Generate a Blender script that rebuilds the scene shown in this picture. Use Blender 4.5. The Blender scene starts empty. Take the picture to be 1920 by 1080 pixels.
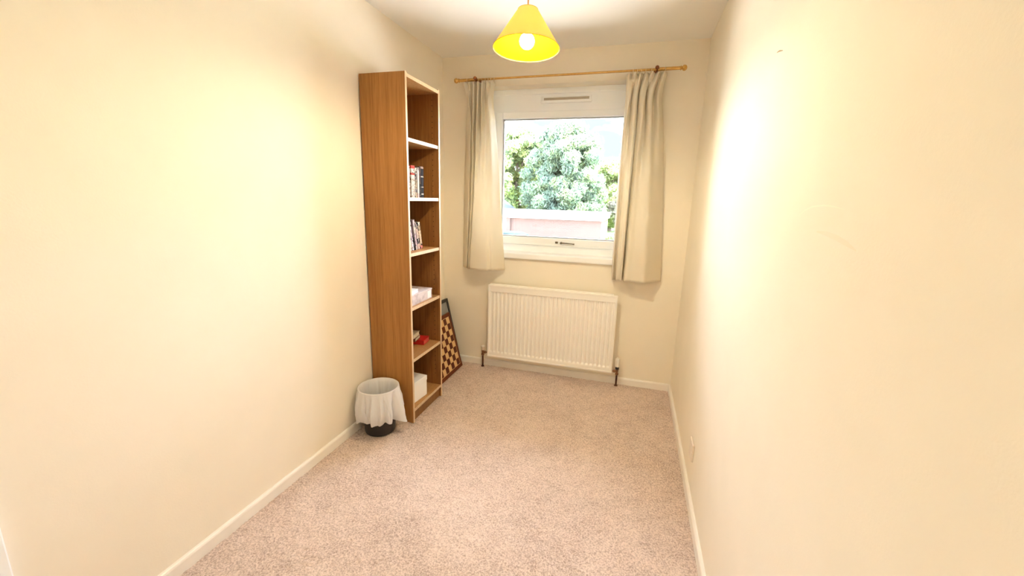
import bpy, bmesh, math, random
import numpy as np
from mathutils import Vector, Matrix

random.seed(7)
rng = np.random.default_rng(7)
SC = bpy.context.scene
COL = SC.collection
PI = math.pi
W, H, YB = 1.866, 2.413, -3.62          # room width, height, y of the wall behind the camera

# ------------------------------------------------------------------ camera
yaw, pitch, roll = 0.2847, -0.2131, -0.0278
cam = bpy.data.cameras.new('camera')
cam.sensor_width = 36.0
cam.lens = 767.13 / 1920 * 36.0
cam.clip_start = 0.02
cam.clip_end = 300
camo = bpy.data.objects.new('camera', cam)
COL.objects.link(camo)
camo.matrix_world = (Matrix.Translation((1.5056, -3.0982, 1.3806)) @ Matrix.Rotation(yaw, 4, 'Z')
                     @ Matrix.Rotation(pitch, 4, 'X') @ Matrix.Rotation(roll, 4, 'Y') @ Matrix.Rotation(PI / 2, 4, 'X'))
SC.camera = camo

# ------------------------------------------------------------------ world, sun, exposure
SKY_CLOUD, SKY_BLUE = 25.0, 1.2
SUN = 80.0
LANDING_FILL = 45.0  # strength of the added fill light behind the camera
BULB = 920.0
SC.view_settings.view_transform = 'Standard'
SC.view_settings.look = 'None'
SC.view_settings.gamma = 1
SC.view_settings.use_curve_mapping = False
SC.view_settings.exposure = 0.17
SC.cycles.max_bounces = 16
SC.cycles.diffuse_bounces = 10
SC.cycles.transparent_max_bounces = 16
SC.cycles.sample_clamp_indirect = 12.0
SC.cycles.caustics_reflective = False
SC.cycles.caustics_refractive = False

wd = bpy.data.worlds.new('sky')
SC.world = wd
wd.use_nodes = True
nt = wd.node_tree
nt.nodes.clear()
wo = nt.nodes.new('ShaderNodeOutputWorld')
bg = nt.nodes.new('ShaderNodeBackground')
tc = nt.nodes.new('ShaderNodeTexCoord')
mp = nt.nodes.new('ShaderNodeMapping')
mp.inputs['Scale'].default_value = (1.0, 1.0, 2.6)
mp.inputs['Location'].default_value = (5.0, 2.1, 0.2)
nz = nt.nodes.new('ShaderNodeTexNoise')
nz.inputs['Scale'].default_value = 3.2
nz.inputs['Detail'].default_value = 6
rp = nt.nodes.new('ShaderNodeValToRGB')
rp.color_ramp.elements[0].position = 0.36
rp.color_ramp.elements[0].color = (SKY_BLUE * .72, SKY_BLUE * 1.0, SKY_BLUE * 1.2, 1)
rp.color_ramp.elements[1].position = 0.52
rp.color_ramp.elements[1].color = (SKY_CLOUD * .88, SKY_CLOUD * .95, SKY_CLOUD * 1.18, 1)
nt.links.new(tc.outputs['Generated'], mp.inputs['Vector'])
nt.links.new(mp.outputs['Vector'], nz.inputs['Vector'])
nt.links.new(nz.outputs['Fac'], rp.inputs['Fac'])
nt.links.new(rp.outputs['Color'], bg.inputs['Color'])
nt.links.new(bg.outputs['Background'], wo.inputs['Surface'])

sl = bpy.data.lights.new('sun', 'SUN')
sl.energy = SUN
sl.angle = math.radians(6)
sl.color = (1, .95, .86)
so = bpy.data.objects.new('sun', sl)
COL.objects.link(so)
so.location = (0, -10, 20)
so.rotation_euler = Vector((-.50, -.08, -.86)).to_track_quat('-Z', 'Y').to_euler()      # high from the right, along the facade

pl = bpy.data.lights.new('window_portal', 'AREA')
pl.shape = 'RECTANGLE'
pl.size, pl.size_y = 1.15, 1.3
pl.cycles.is_portal = True
po = bpy.data.objects.new('window_portal', pl)
COL.objects.link(po)
po.location = (0.915, 0.29, 1.57)
po.rotation_euler = (math.radians(-90), 0, 0)

# ------------------------------------------------------------------ helpers: materials
def new_mat(name):
    m = bpy.data.materials.new(name)
    m.use_nodes = True
    t = m.node_tree
    return m, t, t.nodes['Principled BSDF']

def N(t, kind, **kw):
    n = t.nodes.new(kind)
    for k, v in kw.items():
        if k in n.inputs.keys():
            n.inputs[k].default_value = v
        else:
            setattr(n, k, v)
    return n

def c4(c):
    return (c[0], c[1], c[2], 1)

def mat(name, col, rough=.5, col2=None, scale=20, detail=3, bump=0, bscale=None, metal=0, spec=.5, stretch=(1, 1, 1), lo=.35, hi=.65):
    m, t, b = new_mat(name)
    b.inputs['Roughness'].default_value = rough
    b.inputs['Metallic'].default_value = metal
    b.inputs['Specular IOR Level'].default_value = spec
    b.inputs['Base Color'].default_value = c4(col)
    tcn = N(t, 'ShaderNodeTexCoord')
    mpn = N(t, 'ShaderNodeMapping', Scale=stretch)
    t.links.new(tcn.outputs['Object'], mpn.inputs['Vector'])
    if col2 is not None:
        n = N(t, 'ShaderNodeTexNoise', Scale=scale, Detail=detail)
        r = N(t, 'ShaderNodeValToRGB')
        r.color_ramp.elements[0].position = lo
        r.color_ramp.elements[0].color = c4(col)
        r.color_ramp.elements[1].position = hi
        r.color_ramp.elements[1].color = c4(col2)
        t.links.new(mpn.outputs['Vector'], n.inputs['Vector'])
        t.links.new(n.outputs['Fac'], r.inputs['Fac'])
        t.links.new(r.outputs['Color'], b.inputs['Base Color'])
    if bump:
        n2 = N(t, 'ShaderNodeTexNoise', Scale=bscale or scale, Detail=4)
        bn = N(t, 'ShaderNodeBump', Strength=bump, Distance=.002)
        t.links.new(mpn.outputs['Vector'], n2.inputs['Vector'])
        t.links.new(n2.outputs['Fac'], bn.inputs['Height'])
        t.links.new(bn.outputs['Normal'], b.inputs['Normal'])
    return m

def mat_cloth(name, col, trans, tcol=None, rough=.85, weave=900, bump=.15):
    m, t, b = new_mat(name)
    b.inputs['Base Color'].default_value = c4(col)
    b.inputs['Roughness'].default_value = rough
    b.inputs['Specular IOR Level'].default_value = .15
    tr = N(t, 'ShaderNodeBsdfTranslucent', Color=c4(tcol or col))
    mx = N(t, 'ShaderNodeMixShader', Fac=trans)
    tcn = N(t, 'ShaderNodeTexCoord')
    n = N(t, 'ShaderNodeTexNoise', Scale=weave, Detail=2)
    bn = N(t, 'ShaderNodeBump', Strength=bump, Distance=.001)
    t.links.new(tcn.outputs['Object'], n.inputs['Vector'])
    t.links.new(n.outputs['Fac'], bn.inputs['Height'])
    t.links.new(bn.outputs['Normal'], b.inputs['Normal'])
    t.links.new(b.outputs[0], mx.inputs[1])
    t.links.new(tr.outputs[0], mx.inputs[2])
    t.links.new(mx.outputs[0], t.nodes['Material Output'].inputs['Surface'])
    return m

def mat_wood(name, dark, light, split=None, spec=.35):
    """veneer with vertical grain (object z); split = x at which a second strip of veneer starts"""
    m, t, b = new_mat(name)
    b.inputs['Roughness'].default_value = .42
    b.inputs['Specular IOR Level'].default_value = spec
    tcn = N(t, 'ShaderNodeTexCoord')
    mpn = N(t, 'ShaderNodeMapping', Scale=(55, 55, 1.6))
    n = N(t, 'ShaderNodeTexNoise', Scale=1.6, Detail=7, Roughness=.65, Distortion=.5)
    mpf = N(t, 'ShaderNodeMapping', Scale=(300, 300, 9))
    nf = N(t, 'ShaderNodeTexNoise', Scale=1.5, Detail=2)
    r = N(t, 'ShaderNodeValToRGB')
    r.color_ramp.elements[0].position = .3
    r.color_ramp.elements[0].color = c4(dark)
    r.color_ramp.elements[1].position = .72
    r.color_ramp.elements[1].color = c4(light)
    ad = N(t, 'ShaderNodeMath', operation='MULTIPLY_ADD')
    ad.inputs[1].default_value = .35
    t.links.new(tcn.outputs['Object'], mpn.inputs['Vector'])
    t.links.new(tcn.outputs['Object'], mpf.inputs['Vector'])
    t.links.new(mpn.outputs['Vector'], n.inputs['Vector'])
    t.links.new(mpf.outputs['Vector'], nf.inputs['Vector'])
    t.links.new(nf.outputs['Fac'], ad.inputs[0])
    sb = N(t, 'ShaderNodeMath', operation='SUBTRACT')
    sb.inputs[1].default_value = .175
    t.links.new(n.outputs['Fac'], sb.inputs[0])
    t.links.new(sb.outputs[0], ad.inputs[2])
    last = ad.outputs[0]
    if split is not None:
        sx = N(t, 'ShaderNodeSeparateXYZ')
        gt = N(t, 'ShaderNodeMath', operation='GREATER_THAN')
        gt.inputs[1].default_value = split
        ml = N(t, 'ShaderNodeMath', operation='MULTIPLY_ADD')
        ml.inputs[1].default_value = .09
        t.links.new(tcn.outputs['Object'], sx.inputs[0])
        t.links.new(sx.outputs['X'], gt.inputs[0])
        t.links.new(gt.outputs[0], ml.inputs[0])
        t.links.new(last, ml.inputs[2])
        last = ml.outputs[0]
    t.links.new(last, r.inputs['Fac'])
    t.links.new(r.outputs['Color'], b.inputs['Base Color'])
    bn = N(t, 'ShaderNodeBump', Strength=.08, Distance=.001)
    t.links.new(nf.outputs['Fac'], bn.inputs['Height'])
    t.links.new(bn.outputs['Normal'], b.inputs['Normal'])
    return m

def mat_spine(name, stops, ink, seed, z0, z1):
    """book spine: flat colour bands up the height with small printed specks"""
    m, t, b = new_mat(name)
    b.inputs['Roughness'].default_value = .75
    b.inputs['Specular IOR Level'].default_value = .08
    tcn = N(t, 'ShaderNodeTexCoord')
    sx = N(t, 'ShaderNodeSeparateXYZ')
    mr = N(t, 'ShaderNodeMapRange')
    mr.inputs['From Min'].default_value = z0
    mr.inputs['From Max'].default_value = z1
    r = N(t, 'ShaderNodeValToRGB')
    r.color_ramp.interpolation = 'CONSTANT'
    el = r.color_ramp.elements
    el[0].position, el[0].color = 0, c4(stops[0][1])
    el[1].position, el[1].color = max(stops[1][0], .001) if len(stops) > 1 else .999, c4(stops[1][1] if len(stops) > 1 else stops[0][1])
    for p, c in stops[2:]:
        e = el.new(p)
        e.color = c4(c)
    mpn = N(t, 'ShaderNodeMapping', Scale=(160, 160, 75))
    mpn.inputs['Location'].default_value = (seed, seed * 1.7, seed * .3)
    n = N(t, 'ShaderNodeTexNoise', Scale=1.0, Detail=1)
    st = N(t, 'ShaderNodeMath', operation='GREATER_THAN')
    st.inputs[1].default_value = .58
    mx = N(t, 'ShaderNodeMix', data_type='RGBA')
    t.links.new(tcn.outputs['Object'], sx.inputs[0])
    t.links.new(sx.outputs['Z'], mr.inputs['Value'])
    t.links.new(mr.outputs[0], r.inputs['Fac'])
    t.links.new(tcn.outputs['Object'], mpn.inputs['Vector'])
    t.links.new(mpn.outputs['Vector'], n.inputs['Vector'])
    t.links.new(n.outputs['Fac'], st.inputs[0])
    t.links.new(st.outputs[0], mx.inputs['Factor'])
    t.links.new(r.outputs['Color'], mx.inputs[6])
    mx.inputs[7].default_value = c4(ink)
    t.links.new(mx.outputs[2], b.inputs['Base Color'])
    return m

def mat_emit(name, col, strength):
    m = bpy.data.materials.new(name)
    m.use_nodes = True
    t = m.node_tree
    t.nodes.remove(t.nodes['Principled BSDF'])
    e = N(t, 'ShaderNodeEmission', Color=c4(col), Strength=strength)
    t.links.new(e.outputs[0], t.nodes['Material Output'].inputs['Surface'])
    return m

def mat_pane(name):
    m = bpy.data.materials.new(name)
    m.use_nodes = True
    t = m.node_tree
    t.nodes.remove(t.nodes['Principled BSDF'])
    tr = N(t, 'ShaderNodeBsdfTransparent', Color=(.97, .985, .98, 1))
    gl = N(t, 'ShaderNodeBsdfGlossy', Roughness=.02)
    fr = N(t, 'ShaderNodeFresnel', IOR=1.35)
    mx = N(t, 'ShaderNodeMixShader')
    t.links.new(fr.outputs[0], mx.inputs[0])
    t.links.new(tr.outputs[0], mx.inputs[1])
    t.links.new(gl.outputs[0], mx.inputs[2])
    t.links.new(mx.outputs[0], t.nodes['Material Output'].inputs['Surface'])
    return m

# ------------------------------------------------------------------ helpers: geometry
def bx(bm, lo, hi, bev=0, seg=2):
    lo, hi = Vector(lo), Vector(hi)
    r = bmesh.ops.create_cube(bm, size=1)
    vs = r['verts']
    for v in vs:
        v.co = Vector((lo[i] + (v.co[i] + .5) * (hi[i] - lo[i]) for i in range(3)))
    if bev:
        es = list({e for v in vs for e in v.link_edges})
        bmesh.ops.bevel(bm, geom=es, offset=bev, segments=seg, affect='EDGES', profile=.5)
    return vs

def frame_axes(d):
    d = d.normalized()
    a = Vector((0, 0, 1)) if abs(d.z) < .9 else Vector((1, 0, 0))
    u = d.cross(a).normalized()
    return u, d.cross(u).normalized()

def lathe(bm, prof, n=24, origin=(0, 0, 0), axis=(0, 0, 1), caps=True):
    """prof: list of (radius, distance along axis)"""
    o, ax = Vector(origin), Vector(axis).normalized()
    u, v = frame_axes(ax)
    rings = []
    for r, h in prof:
        rings.append([bm.verts.new(o + ax * h + (u * math.cos(2 * PI * k / n) + v * math.sin(2 * PI * k / n)) * max(r, 1e-5)) for k in range(n)])
    for a, b in zip(rings[:-1], rings[1:]):
        for k in range(n):
            bm.faces.new((a[k], a[(k + 1) % n], b[(k + 1) % n], b[k]))
    if caps:
        bm.faces.new(rings[0])
        bm.faces.new(rings[-1])

def tube(bm, pts, r, n=12):
    pts = [Vector(p) for p in pts]
    rings = []
    for i, p in enumerate(pts):
        d = (pts[min(i + 1, len(pts) - 1)] - pts[max(i - 1, 0)])
        u, v = frame_axes(d)
        rr = r[i] if isinstance(r, (list, tuple)) else r
        if rings:                                   # keep rings aligned
            pu = prev_u - d.normalized() * prev_u.dot(d.normalized())
            u = pu.normalized()
            v = d.normalized().cross(u)
        prev_u = u
        rings.append([bm.verts.new(p + (u * math.cos(2 * PI * k / n) + v * math.sin(2 * PI * k / n)) * rr) for k in range(n)])
    for a, b in zip(rings[:-1], rings[1:]):
        for k in range(n):
            bm.faces.new((a[k], a[(k + 1) % n], b[(k + 1) % n], b[k]))
    bm.faces.new(rings[0])
    bm.faces.new(rings[-1])

def torus(bm, c, R, r, axis, n=20, k=8):
    c, ax = Vector(c), Vector(axis).normalized()
    u, v = frame_axes(ax)
    rings = []
    for i in range(n):
        a = 2 * PI * i / n
        d = u * math.cos(a) + v * math.sin(a)
        rings.append([bm.verts.new(c + d * (R + r * math.cos(2 * PI * j / k)) + ax * r * math.sin(2 * PI * j / k)) for j in range(k)])
    for i in range(n):
        a, b = rings[i], rings[(i + 1) % n]
        for j in range(k):
            bm.faces.new((a[j], a[(j + 1) % k], b[(j + 1) % k], b[j]))

def obj(name, bm, m, parent=None, smooth=False, local=False, recalc=True):
    """link a bmesh as ONE mesh object; verts are given in world space unless local (then in the parent's space)"""
    if recalc:
        bmesh.ops.recalc_face_normals(bm, faces=bm.faces)
    me = bpy.data.meshes.new(name)
    if parent is not None and not local:
        off = Vector(parent['_base'])
        bmesh.ops.translate(bm, verts=bm.verts, vec=-off)
    bm.to_mesh(me)
    bm.free()
    if smooth:
        me.polygons.foreach_set('use_smooth', [True] * len(me.polygons))
        try:
            me.set_sharp_from_angle(angle=math.radians(40))
        except Exception:
            pass
    me.materials.append(m)
    o = bpy.data.objects.new(name, me)
    COL.objects.link(o)
    if parent is not None:
        o.parent = parent
        o['_base'] = tuple(parent['_base'])
    else:
        o['_base'] = (0, 0, 0)
    return o

def thing(name, label, cat, loc=(0, 0, 0), rotz=0, group=None):
    o = bpy.data.objects.new(name, None)
    COL.objects.link(o)
    o.location = loc
    o.rotation_euler = (0, 0, rotz)
    o.empty_display_size = .05
    o['_base'] = tuple(loc)
    o['label'] = label
    o['category'] = cat
    if group:
        o['group'] = group
    return o

def struct(name, bm, m, parent=None, smooth=False, label=None):
    o = obj(name, bm, m, parent, smooth)
    if parent is None:
        o['kind'] = 'structure'
    if label:
        o['label'] = label
    return o

def B():
    return bmesh.new()

def box_obj(name, lo, hi, m, parent=None, bev=0):
    b = B()
    bx(b, lo, hi, bev)
    return obj(name, b, m, parent)

# ------------------------------------------------------------------ materials
M_wall = mat('cream_emulsion', (.85, .80, .69), .75, (.868, .815, .705), scale=6, bump=.12, bscale=160, spec=.25)
M_ceil = mat('ceiling_white', (.90, .90, .88), .85, (.89, .89, .87), scale=3, bump=.08, bscale=120, spec=.15)
M_gloss = mat('white_gloss_paint', (.86, .83, .78), .35, (.88, .85, .80), scale=14)
M_upvc = mat('white_plastic_frame', (.89, .93, .97), .28, (.91, .94, .98), scale=8)
M_sill = mat('window_board_white', (.90, .93, .96), .35, (.91, .94, .97), scale=8)
M_rad = mat('radiator_enamel', (.90, .885, .85), .3, (.91, .895, .86), scale=10)
M_wood_shaded = mat_wood('oak_veneer_shaded', (.17, .068, .018), (.31, .145, .045))  # same veneer, its colour darkened to paint in the shade inside the bookcase
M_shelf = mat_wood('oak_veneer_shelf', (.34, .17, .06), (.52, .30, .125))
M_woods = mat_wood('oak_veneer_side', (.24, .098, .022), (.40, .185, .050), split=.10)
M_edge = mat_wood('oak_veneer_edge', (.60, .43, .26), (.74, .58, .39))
M_dark = mat('peg_hole', (.03, .015, .008), .9)
M_brass = mat('brass', (.70, .46, .17), .25, (.62, .38, .12), scale=30, metal=1)
M_brassd = mat('dark_brass', (.22, .08, .04), .35, (.28, .11, .05), scale=30, metal=.7)
M_ringc = mat('pale_ring', (.80, .68, .45), .35, metal=.3)
M_curt = mat_cloth('cream_curtain', (.86, .81, .70), .28, (.88, .84, .74))
M_pipe = mat('dark_copper_pipe', (.055, .018, .012), .4, (.09, .03, .018), scale=40, metal=.4)
M_valve = mat('worn_brass_valve', (.16, .07, .04), .35, (.35, .19, .10), scale=60, metal=.7)
M_cap = mat('white_valve_cap', (.80, .76, .68), .4)
M_black = mat('black_plastic', (.010, .009, .010), .4, (.016, .014, .014), scale=20)
M_liner = mat_cloth('white_bin_bag', (.90, .90, .92), .30, (.86, .82, .80), rough=.38, weave=60, bump=.2)
M_chd = mat_wood('dark_chess_wood', (.075, .016, .008), (.13, .032, .014), spec=.12)
M_chl = mat_wood('light_chess_wood', (.66, .42, .18), (.78, .54, .27))
M_chb = mat_wood('chess_border_wood', (.11, .028, .011), (.17, .046, .018), spec=.12)
M_ink = mat('black_frame_lacquer', (.012, .010, .010), .35)
M_glassg = mat('grey_glazing', (.25, .27, .27), .12, (.32, .34, .34), scale=5)
M_paper = mat('page_paper', (.72, .66, .54), .8, (.62, .56, .45), scale=200, stretch=(1, 1, 1))
M_white = mat('white_card', (.90, .93, .97), .6, (.92, .94, .97), scale=12)
M_red = mat('red_book_cloth', (.50, .012, .014), .35, (.58, .018, .02), scale=40)
M_brown = mat('brown_leatherette', (.12, .035, .02), .45, (.20, .07, .04), scale=60)
M_creamc = mat('cream_cover', (.70, .62, .50), .5, (.62, .52, .40), scale=50)
M_lilac = mat('marbled_grey_card', (.68, .62, .64), .45, (.36, .31, .34), scale=26, detail=5, lo=.45, hi=.72)
M_plate = mat('cream_plate', (.78, .70, .60), .35)
M_slot = mat('dark_slot', (.10, .08, .07), .7)
M_metal = mat('bronze_handle', (.10, .085, .07), .35, (.16, .13, .10), scale=50, metal=.6)
M_pane = mat_pane('window_glass')

# ------------------------------------------------------------------ setting
# carpet: a real pile surface, fine where the camera sees it
def carpet():
    def noise(ny, nx, s):
        g = rng.random((int(ny / s) + 3, int(nx / s) + 3))
        yy, xx = np.arange(ny) / s, np.arange(nx) / s
        y0, x0 = yy.astype(int), xx.astype(int)
        fy, fx = (yy - y0)[:, None], (xx - x0)[None, :]
        fy, fx = fy * fy * (3 - 2 * fy), fx * fx * (3 - 2 * fx)
        return (g[y0][:, x0] * (1 - fy) * (1 - fx) + g[y0][:, x0 + 1] * (1 - fy) * fx
                + g[y0 + 1][:, x0] * fy * (1 - fx) + g[y0 + 1][:, x0 + 1] * fy * fx)
    step = .0042
    ys = np.concatenate([np.linspace(YB, -2.45, 20)[:-1], np.arange(-2.45, 0.0001, step)])
    xs = np.linspace(0, W, int(W / step))
    ny, nx = len(ys), len(xs)
    z = .6 * noise(ny, nx, 1.9) + .4 * rng.random((ny, nx)) + .5 * noise(ny, nx, 4.5)
    z = (z - 1.5) * .0062
    X, Y = np.meshgrid(xs, ys)
    X = X + (rng.random(X.shape) - .5) * step * .5
    Y2 = Y.copy()
    Y2[19:] += (rng.random(Y2[19:].shape) - .5) * step * .5
    co = np.stack([np.clip(X, 0, W), np.clip(Y2, YB, 0), z], -1).reshape(-1, 3)
    i = np.arange(ny * nx).reshape(ny, nx)
    f = np.stack([i[:-1, :-1], i[:-1, 1:], i[1:, 1:], i[1:, :-1]], -1).reshape(-1, 4)
    me = bpy.data.meshes.new('floor')
    me.vertices.add(len(co))
    me.vertices.foreach_set('co', co.ravel())
    me.loops.add(f.size)
    me.loops.foreach_set('vertex_index', f.ravel().astype(np.int32))
    me.polygons.add(len(f))
    me.polygons.foreach_set('loop_start', (np.arange(len(f)) * 4).astype(np.int32))
    me.update(calc_edges=True)
    m, t, b = new_mat('beige_twist_carpet')
    b.inputs['Roughness'].default_value = .95
    b.inputs['Specular IOR Level'].default_value = .05
    b.inputs['Sheen Weight'].default_value = .15
    tcn = N(t, 'ShaderNodeTexCoord')
    n1 = N(t, 'ShaderNodeTexNoise', Scale=150.0, Detail=3, Roughness=.7)
    n2 = N(t, 'ShaderNodeTexNoise', Scale=4.0, Detail=4, Distortion=.8)
    n3 = N(t, 'ShaderNodeTexNoise', Scale=17.0, Detail=3)
    r1 = N(t, 'ShaderNodeValToRGB')
    r1.color_ramp.elements[0].position, r1.color_ramp.elements[0].color = .32, (.33, .25, .215, 1)
    r1.color_ramp.elements[1].position, r1.color_ramp.elements[1].color = .62, (.73, .61, .545, 1)
    s1 = N(t, 'ShaderNodeMath', operation='MULTIPLY_ADD')
    s1.inputs[1].default_value = .20
    s2 = N(t, 'ShaderNodeMath', operation='MULTIPLY_ADD')
    s2.inputs[1].default_value = .14
    s0 = N(t, 'ShaderNodeMath', operation='SUBTRACT')
    s0.inputs[1].default_value = .155
    for n in (n1, n2, n3):
        t.links.new(tcn.outputs['Object'], n.inputs['Vector'])
    t.links.new(n1.outputs['Fac'], s0.inputs[0])
    t.links.new(n2.outputs['Fac'], s1.inputs[0])
    t.links.new(s0.outputs[0], s1.inputs[2])
    t.links.new(n3.outputs['Fac'], s2.inputs[0])
    t.links.new(s1.outputs[0], s2.inputs[2])
    t.links.new(s2.outputs[0], r1.inputs['Fac'])
    t.links.new(r1.outputs['Color'], b.inputs['Base Color'])
    me.materials.append(m)
    o = bpy.data.objects.new('floor', me)
    COL.objects.link(o)
    o['kind'] = 'structure'
    o['label'] = 'beige pink twist pile carpet over the whole floor'
    o['_base'] = (0, 0, 0)
    return o
floor = carpet()

OX0, OX1, OZ0, OZ1 = .36, 1.47, .935, 2.195        # window opening
b = B()
bx(b, (-.25, 0, -.3), (OX0, .28, H + .25))
bx(b, (OX1, 0, -.3), (W + .25, .28, H + .25))
bx(b, (OX0, 0, -.3), (OX1, .28, OZ0))
bx(b, (OX0, 0, OZ1), (OX1, .28, H + .25))
struct('wall_far', b, M_wall)
b = B(); bx(b, (-.25, YB - 1.7, -.3), (0, 0, H + .25)); struct('wall_left', b, M_wall)
b = B(); bx(b, (W, YB - 1.7, -.3), (W + .25, 0, H + .25)); wall_right = struct('wall_right', b, M_wall)
b = B()                                                             # back wall, with a doorway added to let in the landing fill
bx(b, (0, YB - .12, -.3), (.86, YB, H + .25))
bx(b, (1.70, YB - .12, -.3), (W, YB, H + .25))
bx(b, (.86, YB - .12, 2.02), (1.70, YB, H + .25))
struct('wall_back', b, M_wall)
b = B(); bx(b, (0, YB - 1.7, -.3), (W, YB - 1.6, H + .25)); struct('wall_added_landing', b, M_wall)  # unseen landing, added to house the fill light
b = B(); bx(b, (0, YB - 1.6, -.3), (W, YB, .0)); struct('floor_added_landing', b, mat('added_landing_carpet', (.50, .41, .35), .95, (.42, .34, .29), scale=90))
b = B(); bx(b, (0, YB - 1.6, H), (W, 0, H + .25)); struct('ceiling', b, M_ceil)

def skirting(name, p, q, nrm):
    """skirting with a chamfered top; p-q is the wall line, nrm points into the room"""
    p, q, nrm = Vector(p), Vector(q), Vector(nrm)
    prof = [(0, -.012), (.014, -.012), (.014, .040), (.0115, .046), (.007, .050), (0, .0505)]
    bm = B()
    a = [bm.verts.new(p + nrm * d + Vector((0, 0, z))) for d, z in prof]
    c = [bm.verts.new(q + nrm * d + Vector((0, 0, z))) for d, z in prof]
    n = len(prof)
    for k in range(n):
        bm.faces.new((a[k], a[(k + 1) % n], c[(k + 1) % n], c[k]))
    bm.faces.new(a); bm.faces.new(c)
    return struct(name, bm, M_gloss)
skirting('baseboard_left', (0, -2.61, 0), (0, -.0, 0), (1, 0, 0))
skirting('baseboard_right', (W, YB, 0), (W, -.0, 0), (-1, 0, 0))
skirting('baseboard_far', (.014, 0, 0), (W - .014, 0, 0), (0, -1, 0))

# architrave and door on the left wall beside the camera
b = B()
bx(b, (0, -2.68, 0), (.018, -2.61, 2.07), .004)
bx(b, (0, -3.52, 0), (.018, -3.45, 2.07), .004)
bx(b, (0, -3.52, 2.0), (.018, -2.61, 2.07), .004)
struct('trim_1', b, M_upvc, label='white door architrave on the left wall nearest the camera')
b = B(); bx(b, (.0, -3.45, .004), (.008, -2.68, 2.0)); door = struct('door_1', b, M_upvc)
b = B()
lathe(b, [(.024, 0), (.024, .006), (.009, .008), (.009, .035), (.02, .04), (.024, .052), (.018, .062), (0, .064)], 20, (.008, -2.76, 1.0), (1, 0, 0))
obj('door_handle', b, M_brass, door, True)

# scuffs on the right wall: thin smears standing a hair proud of the paint
def smear(pts, wd_, m, name):
    bm = B()
    x = W - .0006
    L, R = [], []
    for i, (y, z) in enumerate(pts):
        y0, z0 = pts[max(i - 1, 0)]
        y1, z1 = pts[min(i + 1, len(pts) - 1)]
        d = Vector((y1 - y0, z1 - z0)).normalized()
        w = wd_ * math.sin(PI * (i + .35) / (len(pts) - .3)) * .5
        L.append(bm.verts.new((x, y - d.y * w, z + d.x * w)))
        R.append(bm.verts.new((x, y + d.y * w, z - d.x * w)))
    for i in range(len(pts) - 1):
        bm.faces.new((L[i], L[i + 1], R[i + 1], R[i]))
    obj(name, bm, m, wall_right)
M_scw = mat('pale_scuff', (.90, .84, .70), .5)
M_scd = mat('brown_scratch', (.38, .27, .15), .6)
smear([(-1.989, 1.361), (-2.02, 1.374), (-2.06, 1.383), (-2.117, 1.386), (-2.16, 1.384), (-2.208, 1.379)], .0035, M_scw, 'scuff_mark')
smear([(-2.106, 1.333), (-2.15, 1.332), (-2.199, 1.327), (-2.24, 1.320), (-2.275, 1.312)], .011, mat('faint_scuff', (.83, .75, .60), .5), 'scuff_mark')
smear([(-1.596, 1.828), (-1.62, 1.825), (-1.656, 1.815)], .005, M_scd, 'scratch_mark')

# ------------------------------------------------------------------ window
win = bpy.data.objects.new('window_1', None)
COL.objects.link(win)
win['kind'] = 'structure'
win['_base'] = (0, 0, 0)
Y0 = .12
b = B()
bx(b, (OX0, Y0, 2.035), (OX1, Y0 + .07, 2.160))                     # head panel
bx(b, (OX0, Y0 - .012, 2.156), (OX1, Y0 + .07, OZ1), .004)          # head trim, proud
bx(b, (OX0, Y0, .96), (OX0 + .05, Y0 + .07, 2.035))
bx(b, (OX1 - .05, Y0, .96), (OX1, Y0 + .07, 2.035))
bx(b, (OX0 + .05, Y0, .96), (OX1 - .05, Y0 + .07, 1.035))
obj('window_frame', b, M_upvc, win)
SX0, SX1, SZ0, SZ1 = OX0 + .045, OX1 - .045, 1.028, 2.034           # sash
GX0, GX1, GZ0, GZ1 = .457, OX1 - .097, 1.088, 1.985                 # glass
b = B()
bx(b, (SX0, Y0 - .016, SZ0), (GX0, Y0 + .05, SZ1), .004)
bx(b, (GX1, Y0 - .016, SZ0), (SX1, Y0 + .05, SZ1), .004)
bx(b, (GX0, Y0 - .016, SZ0), (GX1, Y0 + .05, GZ0), .004)
bx(b, (GX0, Y0 - .016, GZ1), (GX1, Y0 + .05, SZ1), .004)
obj('sash', b, M_upvc, win)
b = B()
e = .009
for lo, hi in (((GX0 - .002, GZ0), (GX0 + e, GZ1)), ((GX1 - e, GZ0), (GX1 + .002, GZ1)), ((GX0, GZ0 - .002), (GX1, GZ0 + e)), ((GX0, GZ1 - e), (GX1, GZ1 + .002))):
    bx(b, (lo[0], Y0 + .002, lo[1]), (hi[0], Y0 + .03, hi[1]))
o = obj('glazing_gasket', b, mat('grey_gasket', (.42, .45, .47), .6), win)
b = B(); bx(b, (GX0 + .001, Y0 + .018, GZ0 + .001), (GX1 - .001, Y0 + .022, GZ1 - .001)); obj('pane', b, M_pane, win)
b = B()                                                             # trickle vent: body, open slot, lip
bx(b, (.757, Y0 - .012, 2.088), (1.127, Y0, 2.136), .002)
bx(b, (.752, Y0 - .026, 2.088), (1.132, Y0 - .010, 2.106), .004)
bx(b, (.757, Y0 - .022, 2.128), (1.127, Y0 - .010, 2.137), .002)
tv = obj('trickle_vent', b, M_upvc, win)
b = B()
bx(b, (.775, Y0 - .0135, 2.109), (1.110, Y0 - .0115, 2.125))
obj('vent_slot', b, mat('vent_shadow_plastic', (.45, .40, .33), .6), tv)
b = B()                                                             # casement handle
bx(b, (.915, Y0 - .028, 1.050), (.937, Y0 - .015, 1.066), .003)
lathe(b, [(.009, 0), (.009, .014), (.006, .018)], 14, (.962, Y0 - .016, 1.056), (0, -1, 0))
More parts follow.
